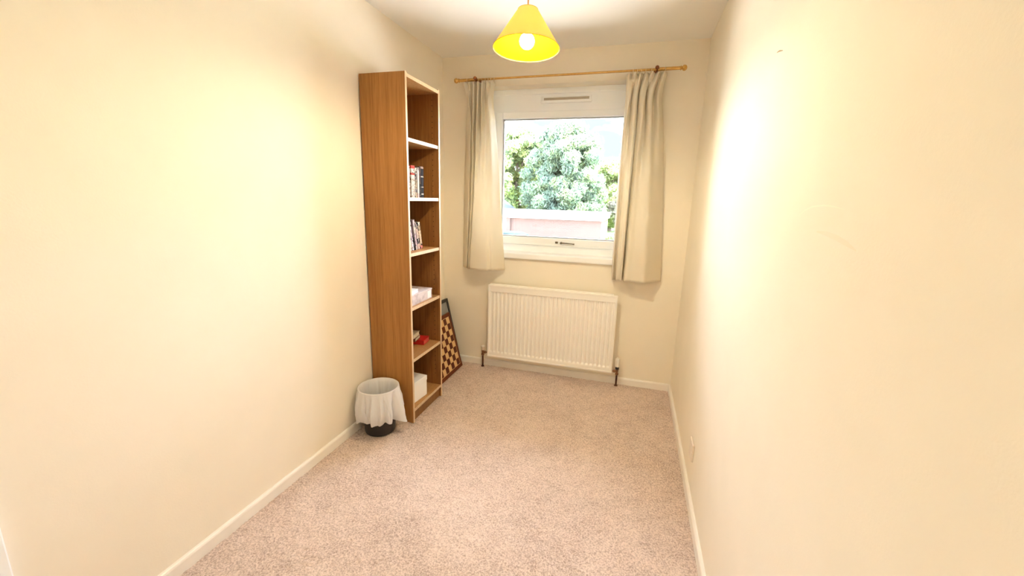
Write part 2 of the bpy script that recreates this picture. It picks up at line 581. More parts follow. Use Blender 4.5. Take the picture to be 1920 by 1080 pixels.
tube(b, [(.955, Y0 - .034, 1.057), (.985, Y0 - .036, 1.057), (1.05, Y0 - .034, 1.054), (1.068, Y0 - .032, 1.053)], [.006, .0048, .0042, .006], 10)
obj('window_handle', b, M_metal, win, True)
b = B()                                                             # window board with a rounded nose, let into the reveal
bx(b, (OX0 - .05, -.028, .925), (OX1 + .05, -.0005, .972), .010, 3)
bx(b, (OX0, -.002, .935), (OX1, Y0 + .01, .972))
obj('window_board', b, M_sill, win)

# ------------------------------------------------------------------ bookcase
BX0, BX1, BY0, BY1, BT = .010, .290, -1.042, -.645, .016
bc = thing('bookcase', 'tall narrow oak veneer bookcase with six open compartments against the left wall', 'bookcase', (BX0, (BY0 + BY1) / 2, 0))
box_obj('side_panel', (BX0, BY0, 0), (BX1 - .0015, BY0 + BT, 2.02), M_woods, bc)
far_panel = box_obj('side_panel', (BX0, BY1 - BT, 0), (BX1 - .0015, BY1, 2.02), M_wood_shaded, bc)
box_obj('edge_band', (BX1 - .0015, BY0, 0), (BX1, BY0 + BT, 2.02), M_edge, bc)
box_obj('edge_band', (BX1 - .0015, BY1 - BT, 0), (BX1, BY1, 2.02), M_edge, bc)
box_obj('back_panel', (BX0, BY0 + BT, .03), (BX0 + .004, BY1 - BT, 2.0), M_wood_shaded, bc)
def shelf_mesh(name, z0, z1, x1):
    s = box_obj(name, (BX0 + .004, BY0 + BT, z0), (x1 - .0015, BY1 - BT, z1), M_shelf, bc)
    box_obj('edge_band', (x1 - .0015, BY0 + BT, z0), (x1, BY1 - BT, z1), M_edge, s)
    return s
shelf_mesh('top_panel', 1.996, 2.014, BX1)
SHELF = [1.694, 1.376, 1.060, .737, .412]
for z in SHELF:
    shelf_mesh('shelf', z - .019, z, BX1 - .004)
shelf_mesh('bottom_shelf', .070, .088, BX1 - .001)
box_obj('plinth', (BX1 - .030, BY0 + BT, 0), (BX1 - .014, BY1 - BT, .070), M_wood_shaded, bc)
b = B()                                                             # peg holes down the far side panel
for x in (.060, .247):
    z = .17
    while z < 1.97:
        if all(not (s - .028 < z < s + .01) for s in SHELF):
            lathe(b, [(.0028, 0), (.0028, .0006)], 8, (x, BY1 - BT - .0001, z), (0, -1, 0))
        z += .032
ph = obj('peg_holes', b, M_dark, far_panel)
ph['kind'] = 'stuff'

# books: a cover (two boards and a spine) and a page block; spine faces +x
def book(label, cat, x1, yc, z0, thick, tall, deep, m_cover, m_page, lean=0, group=None, name='book'):
    r = thing(name, label, cat, (x1 - deep / 2, yc, z0), 0, group)
    r.rotation_euler = (lean, 0, 0)
    t = min(.0022, thick * .18)
    bm = B()
    bx(bm, (-deep / 2, -thick / 2, 0), (deep / 2, -thick / 2 + t, tall))
    bx(bm, (-deep / 2, thick / 2 - t, 0), (deep / 2, thick / 2, tall))
    bx(bm, (deep / 2 - t, -thick / 2, 0), (deep / 2 + .0006, thick / 2, tall), .0004, 1)
    obj('cover', bm, m_cover, r, local=True)
    bm = B()
    bx(bm, (-deep / 2 + .003, -thick / 2 + t, .002), (deep / 2 - t, thick / 2 - t, tall - .002))
    obj('pages', bm, m_page, r, local=True)
    return r

WH, PK, BK, GR, RD, TN = (.52, .46, .42), (.42, .27, .26), (.010, .007, .008), (.17, .14, .145), (.42, .04, .03), (.34, .26, .18)
Z2 = SHELF[1] + .0003
rows = [(-1.013, .020, .170, [(0, WH), (.25, GR), (.32, (.55, .48, .5)), (.85, WH)], GR, 'white paperback with a grey printed spine against the near side of the second shelf'),
        (-.968, .040, .176, [(0, WH), (.70, RD), (.77, WH), (.90, RD)], (.10, .06, .05), 'thick white paperback with red bands near the top of its spine'),
        (-.9345, .022, .165, [(0, TN), (.18, GR), (.3, TN), (.6, GR), (.8, (.45, .4, .38))], BK, 'grey and tan mottled paperback beside the red-banded one'),
        (-.909, .020, .170, [(0, PK), (.14, WH), (.9, GR)], (.45, .42, .42), 'slim whitish paperback with a pink spine foot'),
        (-.888, .016, .176, [(0, BK), (.5, (.05, .03, .03))], (.12, .08, .06), 'slim all-dark book between the pink-footed one and the black one'),
        (-.861, .030, .178, [(0, BK), (.10, WH), (.13, BK), (.33, WH), (.355, BK), (.66, WH), (.69, BK), (.93, (.3, .22, .2))], BK, 'black book with thin white spine bands at the right end of the second shelf')]
for i, (yc, th, tl, st, ink, lb) in enumerate(rows):
    ms = mat_spine('spine_print', st if len(st) > 1 else st + [(.5, st[0][1])], ink, 3.1 * i + 1, 0, tl)
    book(lb, 'book', .281, yc, Z2, th - .0006, tl, .125, ms, M_paper, 0, 'books on the second shelf')

Z3 = SHELF[2]
lean = .20
rows = [(-.915, .016, [(0, WH), (.3, (.5, .45, .5)), (.7, WH)], GR, 'pale spined case half hidden by the near side of the third shelf'),
        (-.893, .016, [(0, (.75, .7, .72)), (.3, (.55, .45, .5)), (.9, WH)], BK, 'leaning case with a whitish spine, first fully seen on the third shelf'),
        (-.872, .014, [(0, BK), (.5, (.06, .03, .03))], (.15, .1, .1), 'thin dark leaning case between two pale ones'),
        (-.850, .020, [(0, WH), (.12, (.5, .38, .4)), (.55, WH), (.8, (.5, .42, .46))], GR, 'leaning case with a lilac-white spine in the middle of the row'),
        (-.822, .024, [(0, (.45, .3, .26)), (.2, BK), (.4, (.4, .3, .25)), (.75, BK)], (.65, .55, .5), 'leaning case with a dark speckled spine'),
        (-.792, .026, [(0, (.62, .22, .18)), (.14, (.55, .42, .28)), (.7, (.35, .28, .2)), (.9, (.7, .62, .5))], BK, 'leaning case with a pink-footed tan spine, last of the row')]
for i, (yc, th, st, ink, lb) in enumerate(rows):
    tl = .186 if i < 4 else (.172 if i == 4 else .168)
    ms = mat_spine('case_print', st, ink, 5.3 * i + 2, 0, tl)
    book(lb, 'disc case', .230, yc, Z3 + .0004 + math.sin(lean) * th / 2, th - .001, tl, .135, ms, M_paper, lean, 'cases on the third shelf', 'disc_case')
# upright cases the leaning ones rest against
for i in range(4):
    ms = mat_spine('case_print', [(0, WH), (.5, GR)], BK, 9 + i, 0, .186)
    book('upright case behind the near side panel of the third shelf', 'disc case', .230, -1.017 + i * .0155, Z3 + .0003, .015, .186, .135, ms, M_paper, 0, 'upright cases on the third shelf', 'disc_case')

# box with a booklet on the fourth shelf
Z4 = SHELF[3]
bt = thing('patterned_box', 'shallow grey marbled card box on the fourth shelf', 'box', (.165, -.868, Z4))
b = B(); bx(b, (.075, -1.000, Z4 + .0003), (.268, -.738, Z4 + .058), .0015); obj('box_base', b, M_lilac, bt)
b = B()
bx(b, (.073, -1.002, Z4 + .056), (.270, -.736, Z4 + .0655), .0015)
obj('lid', b, M_lilac, bt)
b = B(); bx(b, (.2685, -.800, Z4 + .006), (.2695, -.752, Z4 + .054)); o = obj('paper_label', b, M_white, bt)
bk = thing('booklet', 'white booklet lying on top of the marbled box', 'booklet', (.19, -.95, Z4 + .066), .12)
b = B(); bx(b, (-.07, -.055, .0003), (.068, .060, .0025)); bx(b, (-.07, -.055, .0175), (.068, .060, .020)); bx(b, (-.07, -.055, .0003), (-.067, .060, .020)); obj('cover', b, M_white, bk, local=True)
b = B(); bx(b, (-.067, -.053, .0025), (.066, .058, .0175)); obj('pages', b, M_white, bk, local=True)

# flat stack on the fifth shelf
Z5 = SHELF[4]
def flat_book(name, label, corner, ang, lx, ly, th, z, mc, mp_, cat='book'):
    """corner = front right corner seen from the room; lx runs back into the shelf, ly towards the near side"""
    r = thing(name, label, cat, (corner[0], corner[1], z), ang)
    t = .0025
    b = B()
    bx(b, (-lx, -ly, .0003), (0, 0, t), .0006, 1)
    bx(b, (-lx, -ly, th - t), (0, 0, th), .0006, 1)
    bx(b, (-lx, -ly, .0003), (0, -ly + t, th), .0006, 1)
    obj('cover', b, mc, r, local=True)
    b = B(); bx(b, (-lx + .004, -ly + t, t), (-.004, -.004, th - t)); obj('pages', b, mp_, r, local=True)
    return r
M_pink = mat('faded_pink_pages', (.66, .14, .12), .7, (.58, .10, .09), scale=150)
flat_book('red_book', 'bright red book lying flat on the fifth shelf', (.212, -.672), .10, .150, .104, .031, Z5, M_red, M_pink)
flat_book('notebook', 'brown notebook lying on the red book', (.170, -.722), .16, .120, .10, .024, Z5 + .0313, M_brown, M_paper, 'notebook')
flat_book('cream_book', 'cream book topmost of the flat stack on the fifth shelf', (.172, -.735), .10, .12, .10, .028, Z5 + .0556, M_creamc, M_paper)

# white box on the bottom shelf
wb = thing('white_box', 'plain white lidded card box on the bottom shelf', 'box', (.20, -.90, .088), -.10)
b = B(); bx(b, (-.09, -.105, .0004), (.058, .083, .105), .002); obj('box_base', b, M_white, wb, local=True)
b = B(); bx(b, (-.092, -.107, .1055), (.060, .085, .138), .002); obj('lid', b, M_white, wb, local=True)

# ------------------------------------------------------------------ waste bin and its liner
CX, CY, HB = .137, -1.170, .280
bn_ = thing('waste_bin', 'round black plastic waste bin on the carpet beside the bookcase', 'bin', (CX, CY, 0))
b = B()
prof = [(0, .001), (.080, .001), (.086, .004), (.088, .012), (.0895, .05), (.112, HB - .012), (.1155, HB - .008), (.1155, HB), (.111, HB), (.109, HB - .012), (.086, .05), (.084, .010), (0, .008)]
lathe(b, prof, 40, (CX, CY, 0), caps=False)
bmesh.ops.remove_doubles(b, verts=b.verts, dist=1e-4)
obj('bin_body', b, M_black, bn_, True)
def liner():
    n = 150
    prm = [(.060, .07, .6), (.080, .12, .8), (.092, .20, 1.), (.1005, HB - .02, .8), (.1075, HB + .001, .2), (.112, HB + .0045, .0), (.118, HB + .003, .1), (.1205, HB - .01, .4),
           (.1240, HB - .03, .8), (.1295, HB - .055, 1.1), (.1340, HB - .08, 1.3), (.1365, HB - .105, 1.4), (.1370, HB - .125, 1.6), (.1350, HB - .142, 1.8), (.1305, HB - .157, 1.8), (.1245, HB - .170, 1.8), (.1180, HB - .180, 1.9)]
    ph_ = rng.random(8) * 6.28
    folds = [(float(rng.random()) * 6.28, .03 + .09 * float(rng.random()), (float(rng.random()) - .45) * .021, (float(rng.random()) - .5) * 2.2) for _ in range(40)]
    bm = B()
    rings = []
    def wrap(a):
        return (a + PI) % (2 * PI) - PI
    for j, (r, z, a) in enumerate(prm):
        ring = []
        outer = j > 5
        for k in range(n):
            th = 2 * PI * k / n
            w = math.sin(5 * th + ph_[0]) * .0012 + math.sin(11 * th + ph_[1] + z * 22) * .0008
            for c, wd_, am, tw in folds:                # sharp creases that drift sideways on the way down
                d = abs(wrap(th - c - tw * (HB - z)))
                if d < wd_ * 1.6:
                    w += am * max(0, 1 - d / wd_ / 1.6)
            rr = r + w * a * (1 if outer else .8) - (0 if outer else .003 * a)
            zz = z
            if outer and j > 7:                         # uneven hem with two loose corners
                hem = (j - 7) / (len(prm) - 8)
                d1 = math.exp(-wrap(th - math.radians(5)) ** 2 / .05)
                d2 = math.exp(-wrap(th - math.radians(225)) ** 2 / .06)
                d3 = math.exp(-wrap(th - math.radians(-45)) ** 2 / .10)
                d4 = math.exp(-wrap(th - math.radians(-85)) ** 2 / .16)
                rr += hem ** 3 * (.036 * d1 + .020 * d2 + .004 * math.sin(9 * th + ph_[4])) + .0022 * math.sin(z * 95 + 2.3 * math.sin(2 * th + ph_[5]) + 3 * th) * math.sin(PI * min(hem * 1.1, 1))
                zz += hem ** 1.5 * (.004 * math.sin(3 * th + 1.0) - .024 * d1 - .030 * d2 + .004 * d3 - .010 * d4)
            if outer:
                rr = max(rr, .0895 + (zz - .05) * .1033 + .0025)
            elif z < HB - .005:
                rr = min(rr, .086 + (z - .05) * .1055 - .0015)
            x, y = CX + rr * math.cos(th), CY + rr * math.sin(th)
            if outer:
                x = max(x, .0035 if zz > .056 else .0175)
                y = min(y, BY0 - .003)
            ring.append(bm.verts.new((x, y, zz)))
        rings.append(ring)
    for a_, b_ in zip(rings[:-1], rings[1:]):
        for k in range(n):
            bm.faces.new((a_[k], a_[(k + 1) % n], b_[(k + 1) % n], b_[k]))
    bm.faces.new(rings[0])
    o = obj('bin_liner', bm, M_liner, None, True)
    o['label'] = 'white translucent bin bag hanging over the rim of the black bin'
    o['category'] = 'bin bag'
    return o
liner()

# ------------------------------------------------------------------ chess board and black frame leaning on the left wall
def leaning(name, label, cat, xb, yfar, xt, zt):
    """local frame: X along the bottom edge away from the far end (-y), Y up the slope, Z out of the face"""
    up = Vector((xt - xb, 0, zt)).normalized()
    along = Vector((0, -1, 0))
    nrm = along.cross(up)
    if nrm.x < 0:
        nrm = -nrm
        along = -along
    m = Matrix((along, up, nrm)).transposed().to_4x4()
    r = thing(name, label, cat, (xb, yfar, 0))
    r.matrix_world = Matrix.Translation((xb, yfar, .0005)) @ m
    return r, (1 if along.y < 0 else -1)
r, sg = leaning('chess_board', 'wooden chess board leaning behind the bookcase, in front of the black frame', 'chess board', .212, -.100, .0905, .45)
S = .0502; Bd = .034; L = 8 * S + 2 * Bd
def lb(bm, x0, x1, y0, y1, z0, z1, bev=0):
    a, c = sorted((sg * x0, sg * x1))
    bx(bm, (a, y0, z0), (c, y1, z1), bev, 1)
b = B()
for x0, x1, y0, y1 in ((0, L, 0, Bd - .003), (0, L, L - Bd + .003, L), (0, Bd - .003, Bd - .003, L - Bd + .003), (L - Bd + .003, L, Bd - .003, L - Bd + .003)):
    lb(b, x0, x1, y0, y1, -.014, .001, .0015)
lb(b, .004, L - .004, .004, L - .004, -.0135, -.004)
obj('border', b, M_chb, r, local=True)
b = B()
for x0, x1, y0, y1 in ((Bd - .003, L - Bd + .003, Bd - .003, Bd), (Bd - .003, L - Bd + .003, L - Bd, L - Bd + .003), (Bd - .003, Bd, Bd, L - Bd), (L - Bd, L - Bd + .003, Bd, L - Bd)):
    lb(b, x0, x1, y0, y1, -.006, .0008)
obj('inlay_line', b, M_chl, r, local=True)
meshes = {}
for i in range(8):
    for j in range(8):
        dark = (i + j) % 2 == 0
        nm = 'dark_square' if dark else 'light_square'
        if nm not in meshes:
            b = B()
            bx(b, (-S / 2 + .0002, -S / 2 + .0002, -.006), (S / 2 - .0002, S / 2 - .0002, .0006), .0003, 1)
            q = obj(nm, b, M_chd if dark else M_chl, r, local=True)
            meshes[nm] = q
        else:
            q = meshes[nm].copy()
            COL.objects.link(q)
            q.parent = r
        q.location = (sg * (Bd + S * (i + .5)), Bd + S * (j + .5), 0)

r, sg = leaning('black_frame', 'black framed grey panel leaning in the far left corner behind the chess board', 'picture frame', .172, -.030, .043, .552)
Wf, Hf, Ft = .42, .568, .026
b = B()
for x0, x1, y0, y1 in ((0, Wf, 0, Ft), (0, Wf, Hf - Ft, Hf), (0, Ft, Ft, Hf - Ft), (Wf - Ft, Wf, Ft, Hf - Ft)):
    lb(b, x0, x1, y0, y1, -.022, 0, .002)
obj('frame', b, M_ink, r, local=True)
b = B(); lb(b, Ft - .002, Wf - Ft + .002, Ft - .002, Hf - Ft + .002, -.014, -.006); obj('panel', b, M_glassg, r, local=True)

# ------------------------------------------------------------------ radiator
RX0, RX1, RZ0, RZ1, RY = .427, 1.432, .108, .712, -.088
rad = thing('radiator', 'white fluted panel radiator on the far wall under the window', 'radiator', ((RX0 + RX1) / 2, -.05, RZ0))
def rad_panel():
    cols, sub = 30, 10
    x0, x1 = RX0 + .014, RX1 - .014
    pitch_ = (x1 - x0) / cols
    xs = [x0 + pitch_ * i / sub for i in range(cols * sub + 1)]
    zb, zt = RZ0 + .040, RZ1 - .052
    zs = [RZ0 + .012, RZ0 + .03, zb] + [zb + .004 * k for k in range(1, 5)] + list(np.linspace(zb + .03, zt - .04, 8)) + [zt - .026, zt - .018, zt - .012, zt - .007, zt - .002] + [zt, RZ1 - .03, RZ1 - .012]
    bm = B()
    grid = []
    for z in zs:
        e_ = min(1, max(0, (z - zb) / .012)) * min(1, max(0, (zt - z) / .002)) * (1 + .9 * max(0, 1 - (zt - z) / .026))
        row = []
        for i, x in enumerate(xs):
            u = (i % sub) / sub if i < cols * sub else 0
            d = abs(u - .5) / .5                       # 0 in the middle of the channel, 1 on the rib
            s = 1 - min(1, max(0, (d - .50) / .28))
            s = s * s * (3 - 2 * s)
            row.append(bm.verts.new((x, RY + .0095 * s * e_, z)))
        grid.append(row)
    for a_, b_ in zip(grid[:-1], grid[1:]):
        for i in range(len(xs) - 1):
            bm.faces.new((a_[i], a_[i + 1], b_[i + 1], b_[i]))
    bx(bm, (RX0 + .012, RY + .0185, RZ0 + .010), (RX1 - .012, RY + .0205, RZ1 - .010))
    return bm
obj('front_panel', rad_panel(), M_rad, rad, True)
b = B()                                                             # rolled border round the face
t_ = .014
bx(b, (RX0, RY - .003, RZ0), (RX1, RY + .018, RZ0 + t_), .003)
bx(b, (RX0, RY - .003, RZ1 - t_), (RX1, RY + .018, RZ1), .003)
bx(b, (RX0, RY - .003, RZ0 + t_), (RX0 + t_, RY + .018, RZ1 - t_), .003)
bx(b, (RX1 - t_, RY - .003, RZ0 + t_), (RX1, RY + .018, RZ1 - t_), .003)
obj('border', b, M_rad, rad)
b = B()
bx(b, (RX0 + .02, RY + .021, RZ0 + .02), (RX1 - .02, RY + .050, RZ1 - .012))
obj('back_convector', b, M_rad, rad)
for k, x in enumerate((RX0 + .12, RX1 - .12)):
    box_obj('wall_bracket', (x - .02, -.040, RZ0 + .06), (x + .02, -.0005, RZ1 - .06), M_rad, rad)
box_obj('top_cover', (RX0 + .006, RY + .010, RZ1 - .004), (RX1 - .03, RY + .052, RZ1 + .004), M_rad, rad, .002)
yv = RY + .028
def valve(x, side, zc, zcap0, zcap1, rc, thermo):
    """valve body with tail into the radiator, cap above and pipe down into the floor"""
    b = B()
    lathe(b, [(.010, -.028), (.0125, -.026), (.0125, -.012), (.009, -.010), (.0105, 0), (.011, .014), (.012, .018), (.012, zcap0 - zc)], 18, (x, yv, zc))
    tube(b, [(x, yv, zc), (x + side * .018, yv, zc), (x + side * .034, yv, zc)], [.008, .007, .007], 14)
    lathe(b, [(.0115, 0), (.0115, .010)], 6, (x + side * .016, yv, zc), (side, 0, 0))
    v = obj('valve', b, M_valve, rad, True)
    b = B()
    if thermo:
        lathe(b, [(.0145, -.012), (.0145, .006)], 18, (x, yv, zcap0))
        obj('valve_collar', b, M_black, v, True)
        b = B()
        lathe(b, [(.013, .006), (.0165, .008), (.0165, .014), (.015, .016), (.0175, .022), (.0185, .045), (.0175, zcap1 - zcap0 - .006), (.012, zcap1 - zcap0), (0, zcap1 - zcap0)], 20, (x, yv, zcap0))
    else:
        lathe(b, [(.0115, 0), (.0120, .018), (.0155, .022), (.0165, zcap1 - zcap0 - .004), (.012, zcap1 - zcap0), (0, zcap1 - zcap0)], 20, (x, yv, zcap0))
    obj('valve_cap', b, M_cap, v, True)
    b = B()
    lathe(b, [(.0075, zc - .02), (.0075, -.001)], 14, (x, yv, 0))
    lathe(b, [(.0078, 0), (.014, .001), (.013, .006), (.0078, .008)], 14, (x, yv, .001))
    obj('pipe', b, M_pipe, rad, True)
valve(.378, 1, .128, .142, .184, .016, False)
valve(1.470, -1, .118, .150, .226, .018, True)

# ------------------------------------------------------------------ curtain rod
ZR, YR = 2.226, -.080
rod = thing('curtain_rod', 'thin brass extending curtain rod above the window', 'curtain rod', (.937, -.02, ZR))
b = B(); lathe(b, [(.0072, .215), (.0072, 1.640)], 16, (0, YR, ZR), (1, 0, 0)); obj('rod', b, M_brass, rod, True)
for a0, a1 in ((.172, .305), (1.560, 1.698)):
    b = B(); lathe(b, [(.0098, a0), (.0105, a0 + .003), (.0105, a1 - .003), (.0098, a1)], 16, (0, YR, ZR), (1, 0, 0)); obj('outer_sleeve', b, M_brass, rod, True)
def finial(x, s):
    b = B()
    lathe(b, [(.011, 0), (.014, .002), (.014, .006), (.009, .008), (.010, .011), (.0165, .018), (.018, .026), (.015, .035), (.008, .040), (0, .042)], 20, (x, YR, ZR), (s, 0, 0))
    obj('finial', b, M_brass, rod, True)
finial(.174, -1)
finial(1.696, 1)
for x in (.307, 1.556):
    b = B()
    lathe(b, [(.022, 0), (.022, .003), (.018, .006), (.007, .008), (.007, .062)], 18, (x, 0, ZR), (0, -1, 0))
    torus(b, (x, YR, ZR), .0135, .004, (1, 0, 0), 20, 8)
    k = obj('bracket', b, M_brassd, rod, True)
    b = B()
    lathe(b, [(.005, 0), (.005, .006), (.011, .009), (.013, .016), (.010, .023), (0, .026)], 16, (x, YR - .010, ZR + .004), (0, -1, 0))
    obj('bracket_screw', b, M_brassd, k, True)

# ------------------------------------------------------------------ curtains
def cat_rom(P, sub):
    P = [Vector(p) for p in P]
    out = []
    for i in range(len(P) - 1):
        p0, p1, p2, p3 = P[max(i - 1, 0)], P[i], P[i + 1], P[min(i + 2, len(P) - 1)]
        for k in range(sub):
            t = k / sub
            out.append(.5 * ((2 * p1) + (p2 - p0) * t + (2 * p0 - 5 * p1 + 4 * p2 - p3) * t * t + (3 * p1 - p0 - 3 * p2 + p3) * t ** 3))
    out.append(P[-1])
    return out

def curtain(label, rows, ringx):
    zc = rows[0][0]
    r = thing('curtain', label, 'curtain', (sum(p[0] for p in rows[0][1]) / len(rows[0][1]), -.08, rows[-1][0]), 0, 'cream curtains at the window')
    curves = [(z, cat_rom([(x, y, 0) for x, y in pts], 7)) for z, pts in rows]
    n = len(curves[0][1])
    ph_ = rng.random(6) * 6.28
    bm = B()
    g = []
    zs = [float(z) for z in list(np.linspace(rows[0][0], rows[1][0], 10)) + list(np.linspace(rows[1][0], rows[-1][0], 60))[1:]]
    for z in zs:
        k = 0
        while k < len(curves) - 2 and z < curves[k + 1][0]:
            k += 1
        t = (curves[k][0] - z) / (curves[k][0] - curves[k + 1][0])
        # smooth in z with neighbours (cubic hermite)
        def val(i):
            p1, p2 = curves[k][1][i], curves[k + 1][1][i]
            h = curves[k][0] - curves[k + 1][0]
            m1 = ((p2 - curves[k - 1][1][i]) / (curves[k - 1][0] - curves[k + 1][0]) if k > 0 else (p2 - p1) / h) * h
            m2 = ((curves[k + 2][1][i] - p1) / (curves[k][0] - curves[k + 2][0]) if k + 2 < len(curves) else (p2 - p1) / h) * h
            return (2 * t ** 3 - 3 * t * t + 1) * p1 + (t ** 3 - 2 * t * t + t) * m1 + (-2 * t ** 3 + 3 * t * t) * p2 + (t ** 3 - t * t) * m2
        row = []
        for i in range(n):
            p = val(i)
            s = i / n
            y = p.y + .0016 * math.sin(z * 21 + s * 30 + ph_[0]) + .0012 * math.sin(z * 43 - s * 19 + ph_[1])
            zz = z
            if z < rows[-1][0] + .0001:
                zz += .002 * math.sin(s * 14 + ph_[2])
            if z < rows[-1][0] + .058:
                y -= .0012
            y = -.085 + (y + .085) * 1.3
            row.append(bm.verts.new((p.x, min(y, -.034 if .305 < p.x < 1.525 else -.006), zz)))
        g.append(row)
    for a_, b_ in zip(g[:-1], g[1:]):
        for i in range(n - 1):
            bm.faces.new((a_[i], a_[i + 1], b_[i + 1], b_[i]))
    o = obj('fabric', bm, M_curt, r, True)
    md = o.modifiers.new('thickness', 'SOLIDIFY')
    md.thickness = .0016
    md.offset = 0
    first = None
    for x in ringx:
        if first is None:
            b = B()
            torus(b, (0, 0, 0), .0148, .0017, (1, .25, 0), 18, 6)
            tube(b, [(0, 0, -.0150), (0, -.002, -.022), (.001, 0, -.030)], .0012, 6)
            first = obj('ring', b, M_ringc, r, True, local=True)
            q = first
        else:
            q = first.copy()
            COL.objects.link(q)
            q.parent = r
        q.location = Vector((x, YR, ZR - .004)) - Vector(r['_base'])
    return r

def zig(x0, x1, n, ya, yb):
    return [(x0 + (x1 - x0) * i / (n - 1), ya if i % 2 == 0 else yb) for i in range(n)]

# left curtain: 15 points per row, from the wall side to the window side
curtain('cream pleated curtain hanging left of the window',
        [(2.206, zig(.205, .448, 15, -.072, -.104)),
         (2.085, [(.222, -.050), (.240, -.070), (.262, -.105), (.268, -.070), (.290, -.075), (.298, -.112), (.308, -.070), (.330, -.112), (.340, -.070), (.362, -.112), (.368, -.072), (.392, -.090), (.415, -.112), (.422, -.072), (.432, -.060)]),
         (1.95, [(.212, -.045), (.236, -.075), (.272, -.095), (.270, -.060), (.280, -.080), (.298, -.115), (.305, -.068), (.330, -.118), (.342, -.070), (.370, -.122), (.380, -.085), (.400, -.105), (.428, -.120), (.440, -.080), (.446, -.055)]),
         (1.45, [(.190, -.035), (.225, -.072), (.262, -.090), (.262, -.050), (.270, -.085), (.295, -.118), (.302, -.070), (.318, -.125), (.340, -.128), (.375, -.130), (.405, -.125), (.430, -.122), (.452, -.105), (.472, -.070), (.492, -.040)]),
         (.832, [(.180, -.030), (.212, -.066), (.240, -.086), (.236, -.046), (.248, -.084), (.272, -.108), (.268, -.060), (.282, -.122), (.330, -.134), (.385, -.136), (.430, -.128), (.446, -.108), (.470, -.112), (.508, -.076), (.545, -.046)])],
        [.325, .352, .378, .400, .420, .445, .236])
curtain('cream pleated curtain hanging right of the window',
        [(2.206, zig(1.368, 1.622, 15, -.072, -.104)),
         (2.085, [(1.372, -.060), (1.378, -.095), (1.405, -.112), (1.412, -.070), (1.425, -.108), (1.448, -.112), (1.455, -.070), (1.468, -.110), (1.498, -.114), (1.505, -.068), (1.520, -.108), (1.545, -.112), (1.553, -.068), (1.580, -.095), (1.605, -.055)]),
         (1.90, [(1.370, -.050), (1.376, -.095), (1.392, -.112), (1.412, -.075), (1.425, -.112), (1.445, -.118), (1.458, -.066), (1.466, -.105), (1.492, -.122), (1.512, -.080), (1.525, -.115), (1.550, -.120), (1.566, -.078), (1.598, -.088), (1.628, -.048)]),
         (1.45, [(1.364, -.045), (1.378, -.098), (1.394, -.075), (1.406, -.112), (1.428, -.110), (1.444, -.118), (1.450, -.060), (1.458, -.070), (1.476, -.124), (1.510, -.122), (1.545, -.126), (1.576, -.125), (1.605, -.100), (1.640, -.070), (1.672, -.040)]),
         (.832, [(1.372, -.034), (1.380, -.094), (1.398, -.066), (1.408, -.104), (1.432, -.100), (1.446, -.112), (1.446, -.056), (1.454, -.066), (1.468, -.124), (1.510, -.126), (1.560, -.131), (1.602, -.134), (1.640, -.100), (1.682, -.066), (1.716, -.036)])],
        [1.405, 1.432, 1.458, 1.484, 1.520, 1.603])

# ------------------------------------------------------------------ pendant lamp
LX, LY, LT = 1.009, -1.281, 2.142
lamp = thing('pendant_lamp', 'yellow cone shade pendant lamp with a lit bulb hanging from the ceiling', 'lamp', (LX, LY, H))
b = B(); lathe(b, [(.048, 0), (.048, .006), (.040, .016), (.016, .024), (.006, .030), (0, .030)], 24, (LX, LY, H), (0, 0, -1)); obj('ceiling_rose', b, M_cap, lamp, True)
b = B(); lathe(b, [(.0032, H - .028), (.0032, LT - .012)], 10, (LX, LY, 0)); obj('cord', b, mat('gold_flex', (.55, .36, .14), .5), lamp, True)
b = B(); lathe(b, [(.006, .004), (.014, 0), (.017, -.008), (.017, -.030), (.020, -.032), (.020, -.040), (.017, -.044), (.017, -.056), (0, -.056)], 20, (LX, LY, LT - .006)); obj('lamp_holder', b, M_cap, lamp, True)
b = B()
prof = []
for k in range(19):
    a = PI * k / 18
    prof.append((.0305 * math.sin(a) if k < 13 else max(.0135, .0305 * math.sin(a)), -.0305 * math.cos(a)))
prof[-1] = (.0135, .042)
bulb_z = 2.026
lathe(b, prof, 24, (LX, LY, bulb_z)); obj('bulb', b, mat_emit('lit_bulb', (1.0, .86, .56), BULB), lamp, True)
mS, tS, bS = new_mat('yellow_lamp_fabric')
bS.inputs['Base Color'].default_value = (.92, .72, .26, 1)
bS.inputs['Roughness'].default_value = .8
bS.inputs['Specular IOR Level'].default_value = .1
trS = N(tS, 'ShaderNodeBsdfTranslucent', Color=(.90, .56, .05, 1))
mxS = N(tS, 'ShaderNodeMixShader', Fac=.20)
tS.links.new(bS.outputs[0], mxS.inputs[1]); tS.links.new(trS.outputs[0], mxS.inputs[2])
tS.links.new(mxS.outputs[0], tS.nodes['Material Output'].inputs['Surface'])
tilt = Matrix.Translation((LX, LY, LT)) @ Matrix.Rotation(math.radians(-3.5), 4, 'X')
b = B()
hS = .1475
lathe(b, [(.0415, 0), (.138, -hS)], 56, (0, 0, 0), caps=False)
bmesh.ops.transform(b, matrix=tilt, verts=b.verts)
sh = obj('shade', b, mS, lamp, True)
b = B()
lathe(b, [(.0403, -.0005), (.1366, -hS + .0003)], 56, (0, 0, 0), caps=False)
bmesh.ops.transform(b, matrix=tilt, verts=b.verts)
M_lin = mat('yellow_shade_lining', (.80, .42, .0012), .9, spec=0)
tL = M_lin.node_tree
trL = N(tL, 'ShaderNodeBsdfTranslucent', Color=(.9, .7, .1, 1))
mxL = N(tL, 'ShaderNodeMixShader', Fac=.25)
tL.links.new(tL.nodes['Principled BSDF'].outputs[0], mxL.inputs[1]); tL.links.new(trL.outputs[0], mxL.inputs[2])
tL.links.new(mxL.outputs[0], tL.nodes['Material Output'].inputs['Surface'])
